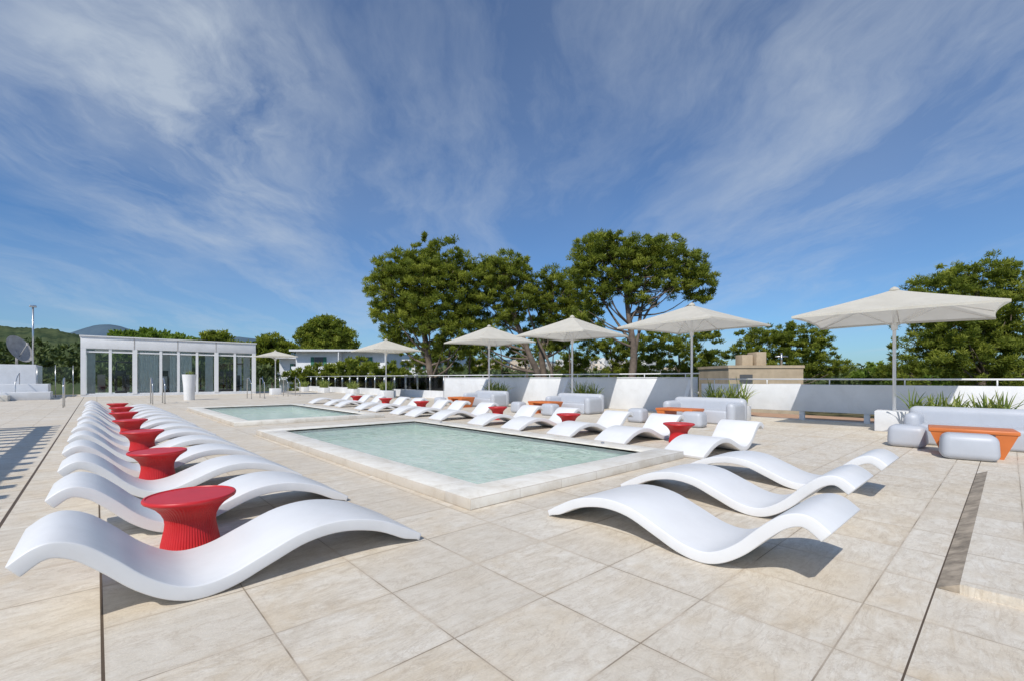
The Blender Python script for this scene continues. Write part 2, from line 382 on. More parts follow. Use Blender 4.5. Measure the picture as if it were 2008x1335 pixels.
# ---------------------------------------------------------------- umbrellas
def umbrella(x,y,half,ze,zt,rz=0,planter=True):
    e=empty('patio_umbrella',(x,y,0),rz)
    cor=[(-half,-half),(half,-half),(half,half),(-half,half)]
    N=8; K=8; vs=[(0,0,zt)]
    for n in range(1,N+1):
        s=n/N
        for c_ in range(4):
            a=cor[c_]; b_=cor[(c_+1)%4]
            for k in range(K):
                u=k/K; sag=4*u*(1-u)
                px=(a[0]+(b_[0]-a[0])*u)*s; py=(a[1]+(b_[1]-a[1])*u)*s
                f=1-.045*sag*s; px*=f;py*=f
                z=zt-(zt-ze)*(s**.94)-.05*sag*s*(1-s)*2+.02*sag*s
                vs.append((px,py,z))
    R=4*K; fs=[(0,1+k,1+(k+1)%R) for k in range(R)]
    for n in range(N-1):
        for k in range(R):
            a=1+n*R+k;b_=1+n*R+(k+1)%R; fs.append((a,a+R,b_+R,b_))
    base=1+(N-1)*R; hb=len(vs)
    for k in range(R): v=vs[base+k]; vs.append((v[0],v[1],v[2]-.05))
    for k in range(R): fs.append((base+k,hb+k,hb+(k+1)%R,base+(k+1)%R))
    o=meshobj('canopy',vs,fs,M['canopy'],e,True)
    try: o.data.set_sharp_from_angle(angle=math.radians(9))
    except Exception: pass
    lathe('cap',[(.10,zt-.02),(.07,zt+.03),(.02,zt+.06),(.001,zt+.065)],M['canopy'],e,16)
    z0=.46 if planter else 0.
    tube('pole',[(0,0,z0),(0,0,zt-.03)],.033,M['wmetal'],e,12)
    zs=ze-.22
    lathe('runner_hub',[(.05,zs-.08),(.06,zs-.06),(.06,zs+.04),(.04,zs+.06)],M['wmetal'],e,16)
    ends=cor+[(half*.95,0),(-half*.95,0),(0,half*.95),(0,-half*.95)]
    for a,b_ in ends: tube('rib',[(0,0,zt-.10),(a*.5,b_*.5,zt-(zt-ze)*.55-.06),(a*.98,b_*.98,ze-.03)],.012,M['wmetal'],e,6)
    for a,b_ in ends:
        s=.45; tube('strut',[(0,0,zs),(a*s,b_*s,zt-(zt-ze)*s-.09)],.009,M['wmetal'],e,6)
    if planter: box('planter_base',-.33,.33,-.33,.33,0,.46,M['white'],e,.015,2)
umbrella(13.4,1.78,1.68,2.58,3.20,math.radians(4))
umbrella(13.3,6.5,1.56,2.76,3.40,math.radians(-7))
umbrella(13.2,11.1,1.5,2.78,3.48,math.radians(5))
umbrella(13.2,16.0,1.5,2.82,3.54,math.radians(-5))
umbrella(12.7,25.0,1.5,2.8,3.45)
umbrella(9.6,36.0,1.2,2.75,3.15)

# ---------------------------------------------------------------- parapet, glass railing
e=empty('parapet_wall')
box('low_wall',WX,WX+.18,7.2,22.3,0,1.2,M['white'],e,.01,2)
box('coping',WX-.02,WX+.2,7.2,22.3,1.202,1.235,M['white'],e,.008,2)
box('panel',WX,WX+.14,-7,7.0,.25,1.02,M['white'],e,.01,2)
for y in np.arange(-6.5,7,1.5): box('foot',WX+.02,WX+.12,y,y+.12,0,.248,M['white'],e)
for y in (7.2,12.6,18.):
    vs=[(WX-.9,y,0),(WX-.02,y,0),(WX-.02,y,1.15),(WX-.25,y,1.15),(WX-.9,y+.12,0),(WX-.02,y+.12,0),(WX-.02,y+.12,1.15),(WX-.25,y+.12,1.15)]
    meshobj('fin',vs,[(0,1,2,3),(7,6,5,4),(0,4,5,1),(1,5,6,2),(2,6,7,3),(3,7,4,0)],M['white'],e)
e=empty('handrail')
tube('rail',[(WX+.09,-7,1.17),(WX+.09,7.1,1.17)],.022,M['wmetal'],e)
tube('rail_far',[(WX+.09,7.1,1.36),(WX+.09,46,1.36)],.022,M['wmetal'],e)
for y in np.arange(-6.2,7.2,1.6): tube('post',[(WX+.09,y,1.0),(WX+.09,y,1.17)],.015,M['wmetal'],e)
for y in np.arange(7.6,22.3,1.6): tube('post',[(WX+.09,y,1.22),(WX+.09,y,1.36)],.015,M['wmetal'],e)
e=empty('glass_railing')
for y in np.arange(22.5,45.5,1.5):
    box('glass_panel',WX+.08,WX+.10,y+.04,y+1.46,.47,1.25,M['glass'],e)
    tube('post',[(WX+.09,y,.4),(WX+.09,y,1.36)],.022,M['metal'],e)
box('base_strip',WX,WX+.18,22.4,45.6,0,.45,M['white'],e)
for x in np.arange(9.6,14.5,1.4):
    box('glass_panel_end',x+.04,x+1.36,45.2,45.22,.12,1.25,M['glass'],e); tube('post_end',[(x,45.21,0),(x,45.21,1.36)],.022,M['metal'],e)
box('lower_roof',WX+.6,WX+3.5,-8,9,-.5,-.1,M['terracotta'])

# ---------------------------------------------------------------- strap-leaf plants in planters
def tuft(n,ln,spread,wd):
    vs=[];fs=[];ti=[]
    for i in range(n):
        a=random.uniform(0,6.283); l=ln*random.uniform(.55,1.1); le=random.uniform(.15,1.)*spread
        ox,oy=random.uniform(-1,1)*.12,random.uniform(-1,1)*.12
        wdt=wd*random.uniform(.7,1.2); tv=random.random()
        for k in range(6):
            s=k/5
            r=l*le*(s**1.3); z=l*(s*(1.05)-.55*le*s*s)
            ww=wdt*(1-s)**.6*(.5+s if s<.5 else 1)
            cx,cy=ox+r*math.cos(a),oy+r*math.sin(a)
            vs+= [(cx-ww*math.sin(a),cy+ww*math.cos(a),z),(cx+ww*math.sin(a),cy-ww*math.cos(a),z)]
            if k:
                q=len(vs); fs.append((q-4,q-3,q-1,q-2)); ti.append(tv)
    return vs,fs,ti
def set_tint(me,ti):
    at=me.attributes.new('tint','FLOAT','FACE'); at.data.foreach_set('value',np.array(ti,dtype=np.float32))
def planter(x,y,ly=.6,n=5,ln=.5,lz=.42):
    e=empty('planter_box',(x,y,0))
    box('trough',-.24,.24,-ly,ly,0,lz,M['white'],e,.012,2)
    box('soil',-.2,.2,-ly+.04,ly-.04,lz-.1,lz+.004,M['stain'],e)
    V=[];F=[];T=[]
    for i in range(n):
        v,f,ti=tuft(random.randint(26,42),ln*random.uniform(.8,1.15),1.,.026); oy=-ly*.8+1.6*ly*i/max(1,n-1)+random.uniform(-.06,.06); b0=len(V)
        V+=[(a+random.uniform(-.02,.02),b_+oy,c_+lz) for a,b_,c_ in v]; F+=[tuple(j+b0 for j in q) for q in f]; T+=ti
    o=meshobj('strap_leaves',V,F,M['agave'],e); set_tint(o.data,T)
for x,y,ly,n,ln in ((12.7,.75,.75,6,.60),(13.6,5.6,.6,5,.78),(13.9,11.0,.6,5,.72),(13.9,16.3,.6,5,.72),(13.9,27.3,.8,6,.66),(13.9,32.6,.7,5,.66),(13.9,38.3,.7,5,.7),(13.9,43.2,.6,4,.7)):
    planter(x,y,ly,n,ln)

# ---------------------------------------------------------------- sofas, poufs, orange tables
def sofa(x,y,L_):
    e=empty('outdoor_sofa',(x,y,0))
    box('seat',-.42,.30,-L_/2+.2,L_/2-.2,.0,.36,M['lav'],e,.06,4)
    box('backrest',.24,.52,-L_/2,L_/2,.0,.66,M['lav'],e,.12,6)
    box('arm_near',-.42,.36,-L_/2,-L_/2+.24,.0,.56,M['lav'],e,.11,6)
    box('arm_far',-.42,.36,L_/2-.24,L_/2,.0,.56,M['lav'],e,.11,6)
def pouf(x,y,wx=.44,wy=.62,rz=0):
    e=empty('pouf',(x,y,0),rz)
    me=box('body',-wx/2,wx/2,-wy/2,wy/2,0,.38,M['lav'],e,.10,6)
    for v in me.data.vertices:
        k=v.co.z/.38; f=1.0+.07*(1-k); v.co.x*=f; v.co.y*=f
def otable(x,y,L_=1.15,rz=0):
    e=empty('low_table',(x,y,0),rz)
    w_=.34; box('top',-w_,w_,-L_/2,L_/2,.36,.42,M['orange'],e,.012,2)
    for s in (-1,1):
        y0=s*(L_/2-.02); y1=s*(L_/2-.22); q=s*.14
        zt=.359
        vs=[(-w_+.01,y0,zt),(w_-.01,y0,zt),(w_-.01,y1-q*.2,zt),(-w_+.01,y1-q*.2,zt),(-w_+.05,y0-q,.0),(w_-.05,y0-q,.0),(w_-.05,y1-q*.3,.0),(-w_+.05,y1-q*.3,.0)]
        meshobj('leg',vs,BF,M['orange'],e)
sofa(11.45,-.1,2.9); otable(10.1,.42,.98,.1); pouf(10.55,1.22,.44,.5); pouf(9.55,.42,.40,.60,.15)
sofa(12.3,5.7,2.0); otable(11.2,5.8,1.0); pouf(10.9,6.85,.40,.46); pouf(10.85,5.25,.40,.52)
sofa(12.3,10.3,2.0); otable(11.2,10.6,1.0); pouf(10.9,11.6,.40,.46); pouf(10.8,10.0,.40,.52)
sofa(12.3,15.2,2.1); otable(11.2,15.4,1.0); pouf(10.9,16.5,.40,.46)

# ---------------------------------------------------------------- tall vase
e=empty('tall_planter',(3.75,30.3,0))
lathe('vase',[(.24,0),(.25,.03),(.27,.7),(.33,1.38),(.33,1.40),(.29,1.40),(.27,1.30),(.001,1.29)],M['whitepl'],e,32)
V,F,T=tuft(60,.42,.9,.02); o=meshobj('leaves',[(a,b_,c_+1.28) for a,b_,c_ in V],F,M['agave'],e); set_tint(o.data,T)
# ---------------------------------------------------------------- pool hand rails
for x,y in ((-1.0,27),(1.9,27.5),(2.35,27.5),(6.6,30.5),(7.4,31),(9.3,33),(10.2,33.5)):
    e=empty('steel_handrail',(x,y,0))
    tube('rail',[(0,0,0),(0,0,1.12),(0,-.06,1.2),(0,-.5,1.18),(0,-.9,.95),(0,-1.0,.85),(0,-1.0,0)],.024,M['metal'],e)
# ---------------------------------------------------------------- gym pavilion
e=empty('glass_gym_pavilion',(-.75,40,0)); Wd=10.0; D=5.0; H=3.85
box('roof_fascia',0,Wd,0,D,H-.75,H,M['white'],e,.01,2)
box('roof_lip',-.06,Wd+.06,-.06,D+.06,H+.002,H+.07,M['wmetal'],e)
box('floor_plinth',0,Wd,0,D,0,.14,M['white'],e)
for x in (2.62,5.0,7.32): box('fascia_joint',x,x+.05,-.012,-.002,H-.75,H,M['dish'],e)
for x in (0,2.55,7.25,9.75): box('column',x,x+.25,-.02,.25,.142,H-.752,M['wmetal'],e)
for x in (0,5,9.75): box('rear_column',x,x+.25,D-.25,D-.01,.142,H-.752,M['wmetal'],e)
for x in (1.35,4.0,5.0,6.1,8.5): box('mullion',x,x+.15,.03,.14,.142,H-.752,M['wmetal'],e)
for a,b_ in ((.25,2.55),(2.8,7.25),(7.5,9.75)):
    box('glazing',a,b_,.10,.112,.2,H-.76,M['glass'],e); box('sill_rail',a,b_,.05,.16,.143,.2,M['wmetal'],e)
    box('head_rail',a,b_,.05,.16,H-1.0,H-.91,M['wmetal'],e)
def curtain(x0,x1,y):
    vs=[];fs=[];n=40
    for i in range(n+1):
        x=x0+(x1-x0)*i/n; yy=y+.05*math.sin(i*1.3)
        vs+=[(x,yy,.2),(x,yy,H-.78)]
        if i: q=len(vs); fs.append((q-4,q-2,q-1,q-3))
    meshobj('curtain',vs,fs,M['curtain'],e,True)
curtain(.3,.7,.25); curtain(2.85,4.0,.25); curtain(4.6,5.9,.25); curtain(6.7,7.2,.25); curtain(9.2,9.65,.25)
box('rear_wall',3.2,6.4,D-.3,D-.2,.142,H-.76,M['curtain'],e)
def machine(x,y,k):
    g=bpy.data.objects.new('exercise_machine',None); g.location=(x,y,.142); link(g,e)
    if k==0:
        box('deck',-.3,.3,-.8,.8,0,.2,M['black'],g,.03,2)
        for s in (-.28,.28): tube('upright',[(s,.6,.2),(s,.75,1.25)],.045,M['black'],g); tube('grip',[(s,.7,1.0),(s,.1,1.0)],.03,M['black'],g)
        box('console',-.3,.3,.68,.76,1.2,1.6,M['black'],g,.02,2)
    else:
        for s in (-.5,.5): tube('frame',[(s,0,0),(s,0,2.2)],.05,M['black'],g)
        tube('crossbar',[(-.5,0,2.2),(.5,0,2.2)],.05,M['black'],g); box('weight_stack',-.2,.2,-.1,.1,.1,1.3,M['dark'],g)
        tube('cable',[(.0,0,2.2),(0,0,1.3)],.01,M['black'],g); box('bench',-.18,.18,-.9,-.1,.4,.5,M['black'],g,.03,2)
for x,y,k in ((1.0,1.6,1),(2.0,1.3,0),(2.3,2.6,1),(4.4,1.5,0),(6.4,1.4,0),(7.9,1.4,0),(8.7,1.5,0),(9.2,2.4,1)): machine(x,y,k)
# ---------------------------------------------------------------- white terraces left of the pavilion, dish, mast
e=empty('white_terrace_steps')
box('step_low',-20,-1.9,36,38.2,0,.42,M['white'],e,.01,2); box('step_mid',-20,-2.1,38.2,40.5,0,.85,M['white'],e,.01,2)
box('bulkhead',-20,-2.75,40.5,45,0,2.02,M['white'],e,.01,2)
box('low_bench',-5.2,-3.4,35.0,36,0,.3,M['curb'],e,.01,2)
for x in (-2.7,-1.9,-1.1): tube('rail_post',[(x,40.45,.0),(x,40.45,2.0)],.02,M['metal'],e)
box('glass_guard',-2.7,-1.1,40.44,40.46,.9,1.9,M['glass'],e)
for x,y in ((-4.6,35.6),(-3.3,37.0),(-4.4,34.3)):
    g=bpy.data.objects.new('stair_rail',None); g.location=(x,y,0); link(g,e)
    tube('tube',[(0,0,0),(0,0,.95),(0,.9,1.3),(0,1.8,1.5),(0,1.8,.4)],.022,M['metal'],g)
e=empty('satellite_dish',(-3.75,42.3,2.02),math.radians(-35))
vs=[];fs=[];N=24
for i in range(7):
    r=.92*i/6
    for k in range(N):
        a=6.2832*k/N; vs.append((r*math.cos(a)*.8,-.32*(r*r),r*math.sin(a)))
for i in range(6):
    for k in range(N):
        a=i*N+k;b_=i*N+(k+1)%N; fs.append((a,b_,b_+N,a+N))
o=meshobj('reflector',vs,fs,M['dish'],e,True); o.location=(0,0,.9); o.rotation_euler=(math.radians(-25),0,math.radians(85))
tube('mount',[(0,.05,0),(0,.05,.95)],.06,M['dish'],e); tube('feed_arm',[(0,0,.2),(.85,-.25,1.3)],.025,M['dish'],e)
lathe('feed',[(.05,-.08),(.06,.08)],M['dish'],e,12,loc=(.85,-.25,1.3))
e=empty('lamp_mast',(-2.95,41.5,2.02)); tube('mast',[(0,0,0),(0,0,3.6)],.045,M['metal'],e); box('lamp_head',-.16,.16,-.1,.1,3.6,3.72,M['metal'],e,.02,2)

e=empty('pergola')
for y in np.arange(3.2,15,.62): box('slat',-5.6,-2.9,y,y+.2,2.5,2.6,M['wmetal'],e)
for x in (-5.5,-3.1): box('beam',x,x+.14,3.0,15.2,2.34,2.498,M['wmetal'],e)
for x in (-5.5,-3.1):
    for y in (3.05,9,15.0): box('post',x,x+.14,y,y+.14,0,2.338,M['wmetal'],e)

# ---------------------------------------------------------------- background land
def ground():
    vs=[(0,0,-8)];fs=[];N=64
    for r in (60,400,2000,9000):
        for k in range(N): a=6.2832*k/N; vs.append((r*math.cos(a),r*math.sin(a),-8))
    for k in range(N): fs.append((0,1+k,1+(k+1)%N))
    for i in range(3):
        for k in range(N):
            a=1+i*N+k;b_=1+i*N+(k+1)%N; fs.append((a,a+N,b_+N,b_))
    meshobj('ground',vs,fs,M['groundm'])
ground()
def interp(k,P): return float(np.interp(k,[p_[0] for p_ in P],[p_[1] for p_ in P]))
def hill(name,d0,depth,P,mat,rough,n=260,m_=14):
    vs=[];fs=[]
    ks=np.linspace(P[0][0],P[-1][0],n)
    ph=rng.uniform(0,6.28,12); fr=rng.uniform(8,160,12)
    hs=np.interp(ks,[p_[0] for p_ in P],[p_[1] for p_ in P]); kern=np.hanning(13); kern/=kern.sum(); hs=np.convolve(np.pad(hs,6,mode='edge'),kern,'valid')
    for j in range(m_):
        u=j/(m_-1); d=d0+depth*u; bump=math.sin(min(1,u*1.6)*math.pi/2)
        for ii,k in enumerate(ks):
            h=hs[ii]*(d0+depth*.62)*bump
            h+=sum(math.sin(k*fr[i]+ph[i]+j*1.7)*rough/(1+fr[i]/30) for i in range(12))+rng.normal()*rough*.35
            x,y=W(d,k*d); vs.append((x,y,-8+max(0,h+8) if u>0 else -8))
    for j in range(m_-1):
        for i in range(n-1):
            a=j*n+i; fs.append((a,a+1,a+1+n,a+n))
    meshobj(name,vs,fs,mat,None,True)
hill('wooded_hill',260,260,[(-1.7,.11),(-1.35,.12),(-1.12,.112),(-1.0,.105),(-.93,.09),(-.85,.07),(-.7,.055),(-.55,.04),(-.4,.02)],M['hillg'],1.0)
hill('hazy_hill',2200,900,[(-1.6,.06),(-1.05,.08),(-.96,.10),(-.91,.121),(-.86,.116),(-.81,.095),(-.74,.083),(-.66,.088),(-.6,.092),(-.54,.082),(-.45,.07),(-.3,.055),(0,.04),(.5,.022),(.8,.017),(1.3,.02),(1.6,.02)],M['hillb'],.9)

# ---------------------------------------------------------------- foliage
def leaves(cent,crad,per,L_,Wd_,flat=.65,tintc=None):
    n=len(cent); C=np.repeat(cent,per,axis=0); R=np.repeat(crad,per)
    d=rng.normal(size=(n*per,3)); d/=np.linalg.norm(d,axis=1)[:,None]
    rr=rng.uniform(0,1,n*per)**.5
    off=d*(rr*R)[:,None]; off[:,2]*=flat
    c=C+off
    u=d*.8+rng.normal(size=d.shape)*.5; u[:,2]+=.45; u/=np.linalg.norm(u,axis=1)[:,None]
    v=np.cross(u,rng.normal(size=u.shape)); v/=np.linalg.norm(v,axis=1)[:,None]
    s=rng.uniform(.6,1.3,n*per)[:,None]
    q=np.stack([c-u*L_*s,c+v*Wd_*s,c+u*L_*s,c-v*Wd_*s],axis=1).reshape(-1,3)
    ti=np.repeat(rng.uniform(0,1,n) if tintc is None else tintc,per)*.45+rng.uniform(0,1,n*per)*.3+.25*np.clip(d[:,2]*rr*.5+.5,0,1)  # random tint, plus lighter clump tops: sunlight put into the colour
    return q,ti
def in_lobe(n,l):
    (s,tt,z,rs,rt,rz)=l
    d=rng.normal(size=(n,3)); d/=np.linalg.norm(d,axis=1)[:,None]; r=rng.uniform(.05,1.25,n)**.5
    p_=d*r[:,None]*np.array([rs,rt,rz]); p_+=np.array([s,tt,z]); return p_
def tree(name,d,r,zb,lobes,trunk,leafm,dens=10.5,cr=(.16,.42),per=80,L_=.14,Wd_=.026,limbs=True,extra=(),ls=1.14,tk=1.):
    bx,by=W(d,r)
    lobes=[(l[0],l[1],l[2],l[3]*ls,l[4]*ls,l[5]*ls*1.06) for l in lobes]
    cents=[]
    for l in lobes:
        vol=4.19*l[3]*l[4]*l[5]; n=max(8,int(dens*vol**.8)); cents.append(in_lobe(n,l))
    C=np.concatenate(cents); R=rng.uniform(cr[0],cr[1],len(C))
    q,ti=leaves(C,R,per,L_,Wd_)
    V=[];F=[]
    def add(pts,rad,seg=7):
        v,f=tubegeo(pts,rad,seg); b0=len(V); V.extend([tuple(a) for a in v]); F.extend([tuple(j+b0 for j in qq) for qq in f])
    tp=[Vector(p_) for p_ in trunk]
    tr0=(.0185*(tp[-1].z-zb)+.03)*tk
    cm=catm3(tp,5); N_=len(cm); rad=[tr0*(1-.72*i/(N_-1)) for i in range(N_)]
    add(cm,rad,9)
    if limbs:
        for l in lobes:
            for rep in range(3):
                e_=Vector((l[0]+random.uniform(-.6,.6)*l[3],l[1]+random.uniform(-.6,.6)*l[4],l[2]+random.uniform(-.1,.5)*l[5]))
                zt=e_.z-random.uniform(.9,2.6)
                i=min(range(N_),key=lambda k:abs(cm[k].z-zt)); s_=cm[i]
                mid=s_.lerp(e_,.5)+Vector((random.uniform(-.3,.3),random.uniform(-.25,.25),-.10*(e_-s_).length))
                r0=max(.025,rad[i]*.42); add(catm3([s_,mid,e_],4),[r0*(1-.8*k/8) for k in range(9)],6)
    for pts,r0 in extra:
        cc=catm3([Vector(p_) for p_ in pts],4); add(cc,[r0*(1-.7*k/(len(cc)-1)) for k in range(len(cc))],7)
    nv=len(V); nb=len(F)
    allv=np.concatenate([np.array(V),q]); nl=len(ti)
    me=bpy.data.meshes.new(name)
    faces=[len(f) for f in F]; idx=[j for f in F for j in f]
    lsz=np.concatenate([np.array(faces),np.full(nl,4)]).astype(np.int32)
    li=np.concatenate([np.array(idx),np.arange(nv,nv+4*nl)]).astype(np.int32)
    build(me,allv,li,lsz)
    me.materials.append(M['bark']); me.materials.append(leafm)
    me.polygons.foreach_set('material_index',np.concatenate([np.zeros(nb),np.ones(nl)]).astype(np.int32))
    set_tint(me,np.concatenate([np.zeros(nb),ti])); me.update()
    o=bpy.data.objects.new(name,me); o.location=(bx,by,0); o.rotation_euler=(0,0,-A); link(o)
    return o
def build(me,v,li,ls):
    me.vertices.add(len(v)); me.vertices.foreach_set('co',v.astype(np.float32).ravel())
    me.loops.add(len(li)); me.loops.foreach_set('vertex_index',li)
    me.polygons.add(len(ls)); st=np.concatenate([[0],np.cumsum(ls)[:-1]]).astype(np.int32)
    me.polygons.foreach_set('loop_start',st); me.polygons.foreach_set('loop_total',ls)
    me.update(calc_edges=True)
def catm3(P,n):
    out=[]
    for i in range(len(P)-1):
        p0=P[max(i-1,0)];p1=P[i];p2=P[i+1];p3=P[min(i+2,len(P)-1)]
        for k in range(n):
            s=k/n; out.append(.5*((2*p1)+(p2-p0)*s+(2*p0-5*p1+4*p2-p3)*s*s+(3*p1-p0-3*p2+p3)*s**3))
    out.append(P[-1].copy()); return out
# local frame of a tree: x lateral, y away, z up
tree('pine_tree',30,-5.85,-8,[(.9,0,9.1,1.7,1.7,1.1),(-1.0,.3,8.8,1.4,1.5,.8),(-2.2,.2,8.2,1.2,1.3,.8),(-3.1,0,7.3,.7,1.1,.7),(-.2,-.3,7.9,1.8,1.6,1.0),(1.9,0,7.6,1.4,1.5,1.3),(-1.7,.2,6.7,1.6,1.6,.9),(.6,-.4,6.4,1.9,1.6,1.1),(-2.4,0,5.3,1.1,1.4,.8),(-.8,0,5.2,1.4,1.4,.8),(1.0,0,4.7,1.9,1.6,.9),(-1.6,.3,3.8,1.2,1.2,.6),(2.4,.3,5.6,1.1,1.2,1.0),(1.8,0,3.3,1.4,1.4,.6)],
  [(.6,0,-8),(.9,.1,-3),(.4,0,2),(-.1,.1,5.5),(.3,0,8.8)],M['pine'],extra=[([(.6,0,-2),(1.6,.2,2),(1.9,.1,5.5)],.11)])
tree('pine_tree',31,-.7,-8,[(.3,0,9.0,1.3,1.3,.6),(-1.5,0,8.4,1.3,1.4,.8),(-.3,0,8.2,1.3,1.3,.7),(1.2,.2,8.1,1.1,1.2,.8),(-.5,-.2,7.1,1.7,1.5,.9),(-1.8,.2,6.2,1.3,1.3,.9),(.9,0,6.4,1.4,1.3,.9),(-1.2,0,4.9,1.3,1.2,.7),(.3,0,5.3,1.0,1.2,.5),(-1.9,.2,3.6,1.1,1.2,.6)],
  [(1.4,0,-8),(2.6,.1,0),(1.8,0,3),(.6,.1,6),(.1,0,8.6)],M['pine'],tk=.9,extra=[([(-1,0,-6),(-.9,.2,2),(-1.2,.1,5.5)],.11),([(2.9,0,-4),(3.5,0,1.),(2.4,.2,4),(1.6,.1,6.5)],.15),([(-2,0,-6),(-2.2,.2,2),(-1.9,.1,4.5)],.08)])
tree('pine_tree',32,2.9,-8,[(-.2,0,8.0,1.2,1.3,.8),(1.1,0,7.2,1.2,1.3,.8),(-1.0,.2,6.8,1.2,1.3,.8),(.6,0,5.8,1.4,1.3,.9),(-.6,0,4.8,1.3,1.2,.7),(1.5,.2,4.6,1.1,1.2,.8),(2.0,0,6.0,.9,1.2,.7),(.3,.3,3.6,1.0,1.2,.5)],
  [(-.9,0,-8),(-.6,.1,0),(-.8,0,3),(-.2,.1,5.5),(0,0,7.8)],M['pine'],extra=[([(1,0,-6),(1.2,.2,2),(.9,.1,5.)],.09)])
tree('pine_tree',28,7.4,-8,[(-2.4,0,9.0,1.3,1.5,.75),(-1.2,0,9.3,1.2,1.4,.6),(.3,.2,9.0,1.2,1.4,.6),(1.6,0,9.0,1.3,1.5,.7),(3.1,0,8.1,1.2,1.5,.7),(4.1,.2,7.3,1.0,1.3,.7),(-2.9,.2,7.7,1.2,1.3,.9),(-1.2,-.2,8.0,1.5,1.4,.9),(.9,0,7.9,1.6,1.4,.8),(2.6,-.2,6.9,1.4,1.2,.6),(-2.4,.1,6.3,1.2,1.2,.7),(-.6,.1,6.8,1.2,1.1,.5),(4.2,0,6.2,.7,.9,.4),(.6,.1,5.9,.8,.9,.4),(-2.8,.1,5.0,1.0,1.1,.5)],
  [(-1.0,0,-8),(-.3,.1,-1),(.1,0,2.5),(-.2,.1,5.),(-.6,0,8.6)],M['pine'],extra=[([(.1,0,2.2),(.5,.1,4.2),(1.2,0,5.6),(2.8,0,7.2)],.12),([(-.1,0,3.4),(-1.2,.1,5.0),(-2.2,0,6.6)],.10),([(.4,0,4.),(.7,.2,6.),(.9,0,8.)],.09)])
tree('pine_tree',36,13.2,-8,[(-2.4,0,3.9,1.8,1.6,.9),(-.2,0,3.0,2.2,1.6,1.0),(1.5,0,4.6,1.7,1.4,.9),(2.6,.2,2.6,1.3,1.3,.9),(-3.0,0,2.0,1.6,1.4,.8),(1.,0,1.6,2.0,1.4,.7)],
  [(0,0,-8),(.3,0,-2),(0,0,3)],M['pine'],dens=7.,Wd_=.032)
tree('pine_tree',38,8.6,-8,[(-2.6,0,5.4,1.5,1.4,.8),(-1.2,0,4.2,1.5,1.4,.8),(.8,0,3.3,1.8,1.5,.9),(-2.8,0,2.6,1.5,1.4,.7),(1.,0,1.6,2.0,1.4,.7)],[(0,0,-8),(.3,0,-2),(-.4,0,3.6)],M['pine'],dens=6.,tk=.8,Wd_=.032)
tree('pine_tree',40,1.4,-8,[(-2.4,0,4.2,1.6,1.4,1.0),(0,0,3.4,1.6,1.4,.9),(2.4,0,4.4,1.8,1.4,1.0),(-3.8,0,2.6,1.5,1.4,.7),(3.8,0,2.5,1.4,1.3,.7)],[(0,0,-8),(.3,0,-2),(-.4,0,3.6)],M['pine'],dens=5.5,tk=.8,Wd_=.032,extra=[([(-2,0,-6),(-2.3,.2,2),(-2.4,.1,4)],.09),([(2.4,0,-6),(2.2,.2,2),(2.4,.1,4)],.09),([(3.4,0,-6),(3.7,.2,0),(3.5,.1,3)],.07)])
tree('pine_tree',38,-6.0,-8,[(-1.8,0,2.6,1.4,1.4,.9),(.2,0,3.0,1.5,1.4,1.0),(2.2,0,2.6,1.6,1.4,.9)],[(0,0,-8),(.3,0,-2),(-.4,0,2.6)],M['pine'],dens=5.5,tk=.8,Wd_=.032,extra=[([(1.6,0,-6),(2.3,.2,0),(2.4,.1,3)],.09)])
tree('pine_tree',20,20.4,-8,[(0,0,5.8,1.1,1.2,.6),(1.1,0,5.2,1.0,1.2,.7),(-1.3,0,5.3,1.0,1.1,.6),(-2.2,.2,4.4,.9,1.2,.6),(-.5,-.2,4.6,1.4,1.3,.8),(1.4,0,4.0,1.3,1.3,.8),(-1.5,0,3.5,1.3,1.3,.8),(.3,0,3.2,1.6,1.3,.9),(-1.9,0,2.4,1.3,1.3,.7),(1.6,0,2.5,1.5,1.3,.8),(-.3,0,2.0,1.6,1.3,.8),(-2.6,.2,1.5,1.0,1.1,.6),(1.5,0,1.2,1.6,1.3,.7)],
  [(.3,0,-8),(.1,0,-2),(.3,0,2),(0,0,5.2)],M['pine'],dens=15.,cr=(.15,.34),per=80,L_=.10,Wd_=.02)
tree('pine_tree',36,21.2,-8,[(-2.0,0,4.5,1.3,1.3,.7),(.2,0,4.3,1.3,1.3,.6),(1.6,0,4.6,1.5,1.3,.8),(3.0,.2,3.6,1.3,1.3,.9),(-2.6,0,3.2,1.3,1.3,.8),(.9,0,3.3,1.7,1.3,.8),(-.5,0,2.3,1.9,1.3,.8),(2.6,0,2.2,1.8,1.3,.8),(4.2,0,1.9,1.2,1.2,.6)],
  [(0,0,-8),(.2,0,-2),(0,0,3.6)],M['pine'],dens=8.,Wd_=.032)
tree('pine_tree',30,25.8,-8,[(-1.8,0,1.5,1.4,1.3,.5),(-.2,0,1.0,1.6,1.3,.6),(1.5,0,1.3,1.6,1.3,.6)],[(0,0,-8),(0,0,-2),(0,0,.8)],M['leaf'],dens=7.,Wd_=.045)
tree('round_pine_tree',74,-30.4,-8,[(0,0,9.6,2.8,2.4,1.3),(-2.6,0,7.9,2.0,2,1.3),(2.6,0,7.9,2.1,2,1.3),(0,0,7.4,2.9,2.2,1.5),(0,0,5.6,3.4,2.2,1.2),(3.8,0,6.3,1.4,1.4,.9)],[(0,0,-8),(0,0,0),(0,0,8)],M['pine'],dens=5.,cr=(.45,.9),per=70,L_=.28,Wd_=.09,limbs=False,ls=1)
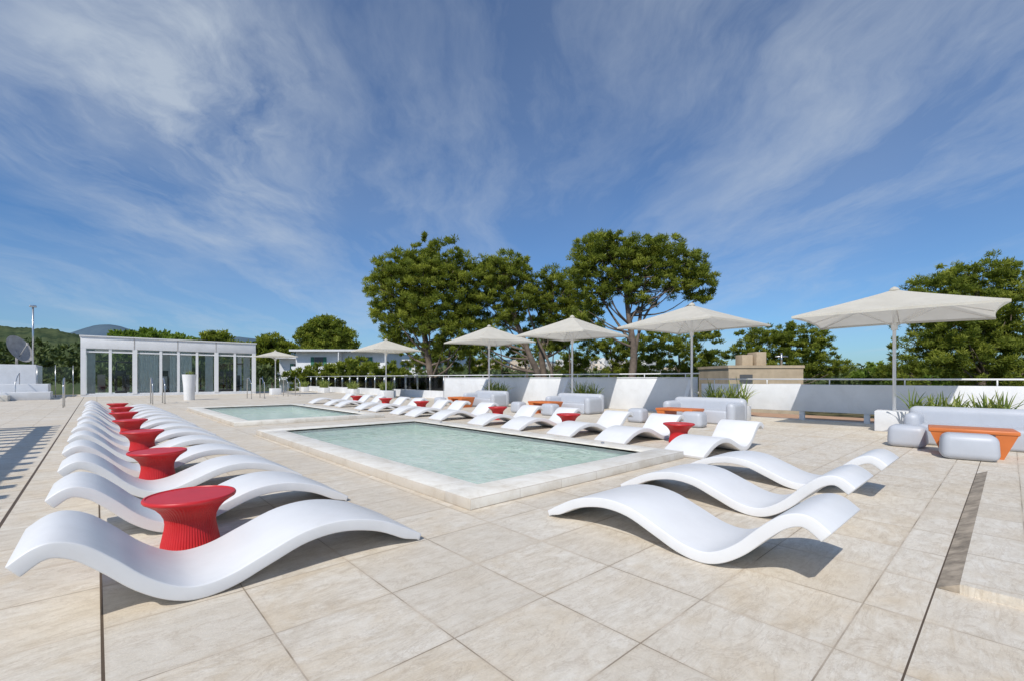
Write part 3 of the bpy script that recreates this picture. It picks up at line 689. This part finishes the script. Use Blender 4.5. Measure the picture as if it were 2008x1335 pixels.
tree('round_pine_tree',75,-39.5,-8,[(0,0,7.0,2.2,2.,1.1),(-2.2,0,6.2,1.8,2,.9),(2.2,0,6.1,1.5,2,.8),(0,0,4.6,3,2.2,1.2)],[(0,0,-8),(0,0,0),(0,0,6)],M['pine'],dens=4.,cr=(.45,.9),per=60,L_=.3,Wd_=.10,limbs=False,ls=1)
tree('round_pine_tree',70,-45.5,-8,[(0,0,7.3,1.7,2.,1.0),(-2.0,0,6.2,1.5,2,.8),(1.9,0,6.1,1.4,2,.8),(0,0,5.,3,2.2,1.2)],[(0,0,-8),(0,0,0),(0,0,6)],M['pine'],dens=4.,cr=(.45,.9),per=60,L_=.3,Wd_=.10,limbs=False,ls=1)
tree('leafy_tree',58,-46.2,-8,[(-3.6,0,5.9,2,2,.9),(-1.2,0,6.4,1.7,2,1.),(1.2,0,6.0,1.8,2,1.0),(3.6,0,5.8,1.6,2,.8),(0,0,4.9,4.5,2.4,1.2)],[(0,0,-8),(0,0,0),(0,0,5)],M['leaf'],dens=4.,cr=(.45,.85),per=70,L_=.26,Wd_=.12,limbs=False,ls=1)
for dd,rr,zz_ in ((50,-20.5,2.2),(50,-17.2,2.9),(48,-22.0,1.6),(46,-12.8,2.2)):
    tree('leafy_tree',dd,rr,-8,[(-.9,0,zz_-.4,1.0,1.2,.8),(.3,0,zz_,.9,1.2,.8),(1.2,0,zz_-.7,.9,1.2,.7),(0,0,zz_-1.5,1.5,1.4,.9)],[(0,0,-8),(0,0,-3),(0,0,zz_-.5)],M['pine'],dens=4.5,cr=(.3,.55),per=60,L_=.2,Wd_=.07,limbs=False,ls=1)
cs=[];cr=[]
def topz(k):
    return interp(k,[(-1.5,.10),(-1.12,.085),(-1.0,.075),(-.95,.07),(-.88,.055),(-.7,.055),(-.5,.045),(-.36,.035),(-.2,.03),(.0,.02),(.3,.015),(.5,.018),(.9,.02),(1.3,.03)])
for i in range(1500):
    k=random.uniform(-1.4,1.4); d=random.uniform(55,140); z=1.2+topz(k)*d*random.uniform(.35,1.0)
    if d<100 and -.54<k<-.2: continue
    x,y=W(d,k*d); s=random.uniform(.9,2.0)*d/80
    for j in range(4):
        cs.append((x+random.gauss(0,s),y+random.gauss(0,s),z-abs(random.gauss(0,s*.7))-(j*.5 if j else 0))); cr.append(s*random.uniform(.5,.9))
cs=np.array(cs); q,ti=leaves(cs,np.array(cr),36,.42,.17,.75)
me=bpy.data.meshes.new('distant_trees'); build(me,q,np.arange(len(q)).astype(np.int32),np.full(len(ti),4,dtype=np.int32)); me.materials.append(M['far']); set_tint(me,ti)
link(bpy.data.objects.new('distant_trees',me))

# ---------------------------------------------------------------- background buildings
def hotel(d,r,wd,z1,storeys,rot=0):
    x,y=W(d,r); e=empty('white_hotel_building',(x,y,0),-A+rot)
    box('walls',-wd/2,wd/2,0,8,-8,z1-.25,M['white'],e)
    box('roof_slab',-wd/2-.3,wd/2+.3,-1.3,8.3,z1-.248,z1,M['white'],e)
    for s in range(storeys):
        zf=z1-.25-2.9*(s+1)
        box('balcony_slab',-wd/2,wd/2,-1.3,-.01,zf-.1,zf+.1,M['white'],e)
        box('balcony_front',-wd/2,wd/2,-1.3,-1.22,zf+.102,zf+.9,M['white'],e)
        n=int(wd/4.2)
        for i in range(n):
            cx=-wd/2+wd*(i+.5)/n
            box('window',cx-.6,cx+.6,-.03,-.005,zf+.12,zf+2.2,M['dark'],e)
            for q_ in (-1,1): box('shutter',cx+q_*.85-.22,cx+q_*.85+.22,-.07,-.032,zf+.12,zf+2.2,M['green'],e)
            box('partition',cx+wd/n/2-.06,cx+wd/n/2+.06,-1.2,-.01,zf+.102,zf+2.8,M['white'],e)
hotel(62,-23.2,12.5,5.0,3); hotel(66,-31.0,5,4.2,3,.25); hotel(95,-22,14,5.0,3,-.2)
x,y=W(25,13.9); e=empty('beige_rooftop_building',(x,y,0),-A)
box('walls',-2.0,2.1,0,4,-8,1.75,M['beige'],e); box('parapet',-2.05,2.15,-.05,4.05,1.752,1.9,M['beige'],e)
box('chimney',-.95,-.35,.6,1.4,1.902,2.5,M['beige'],e,.02); box('chimney_wide',-.25,.3,.4,1.4,1.902,2.65,M['beige'],e,.02)
box('opening',-1.4,-.7,-.04,-.01,.6,1.4,M['dark'],e); box('white_band',.2,1.9,-.09,-.055,.5,.9,M['white'],e)
tube('antenna',[(1.2,.5,1.9),(1.2,.5,2.6)],.05,M['metal'],e); tube('antenna_bar',[(.85,.5,2.4),(1.55,.5,2.4)],.04,M['metal'],e)
V=[];F=[]
for i in range(170):
    k=random.choice([random.uniform(.0,.5),random.uniform(.4,.9),random.uniform(-.1,.3)]); d=random.uniform(240,420)
    x,y=W(d,k*d); s=random.uniform(3,9)
    z=1.2+d*random.uniform(-.012,.045 if k<.35 else .026)
    b0=len(V); V+=boxv(x-s,x+s,y-s*.7,y+s*.7,-8,z); F+=[tuple(j+b0 for j in f) for f in BF]
m,t,b=newmat('town_walls'); p=pos(t); o=t.sep(p)
gz=t.math('FRACT',t.math('DIVIDE',o[2],3.)); gx=t.math('FRACT',t.math('DIVIDE',t.math('ADD',o[0],o[1]),3.3))
wn=t.math('MULTIPLY',t.math('MULTIPLY',t.math('GREATER_THAN',gz,.35),t.math('LESS_THAN',gz,.8)),t.math('MULTIPLY',t.math('GREATER_THAN',gx,.3),t.math('LESS_THAN',gx,.68)))
t.l.new(t.mix(wn,t.mix(t.ramp(t.noise(p,.03,2),[(.45,0.),(.55,1.)]),(.72,.70,.66),(.60,.50,.38)),(.20,.23,.26)),b.inputs['Base Color']); b.inputs['Roughness'].default_value=.9
meshobj('distant_town',V,F,m)
print('objects',len(bpy.data.objects))
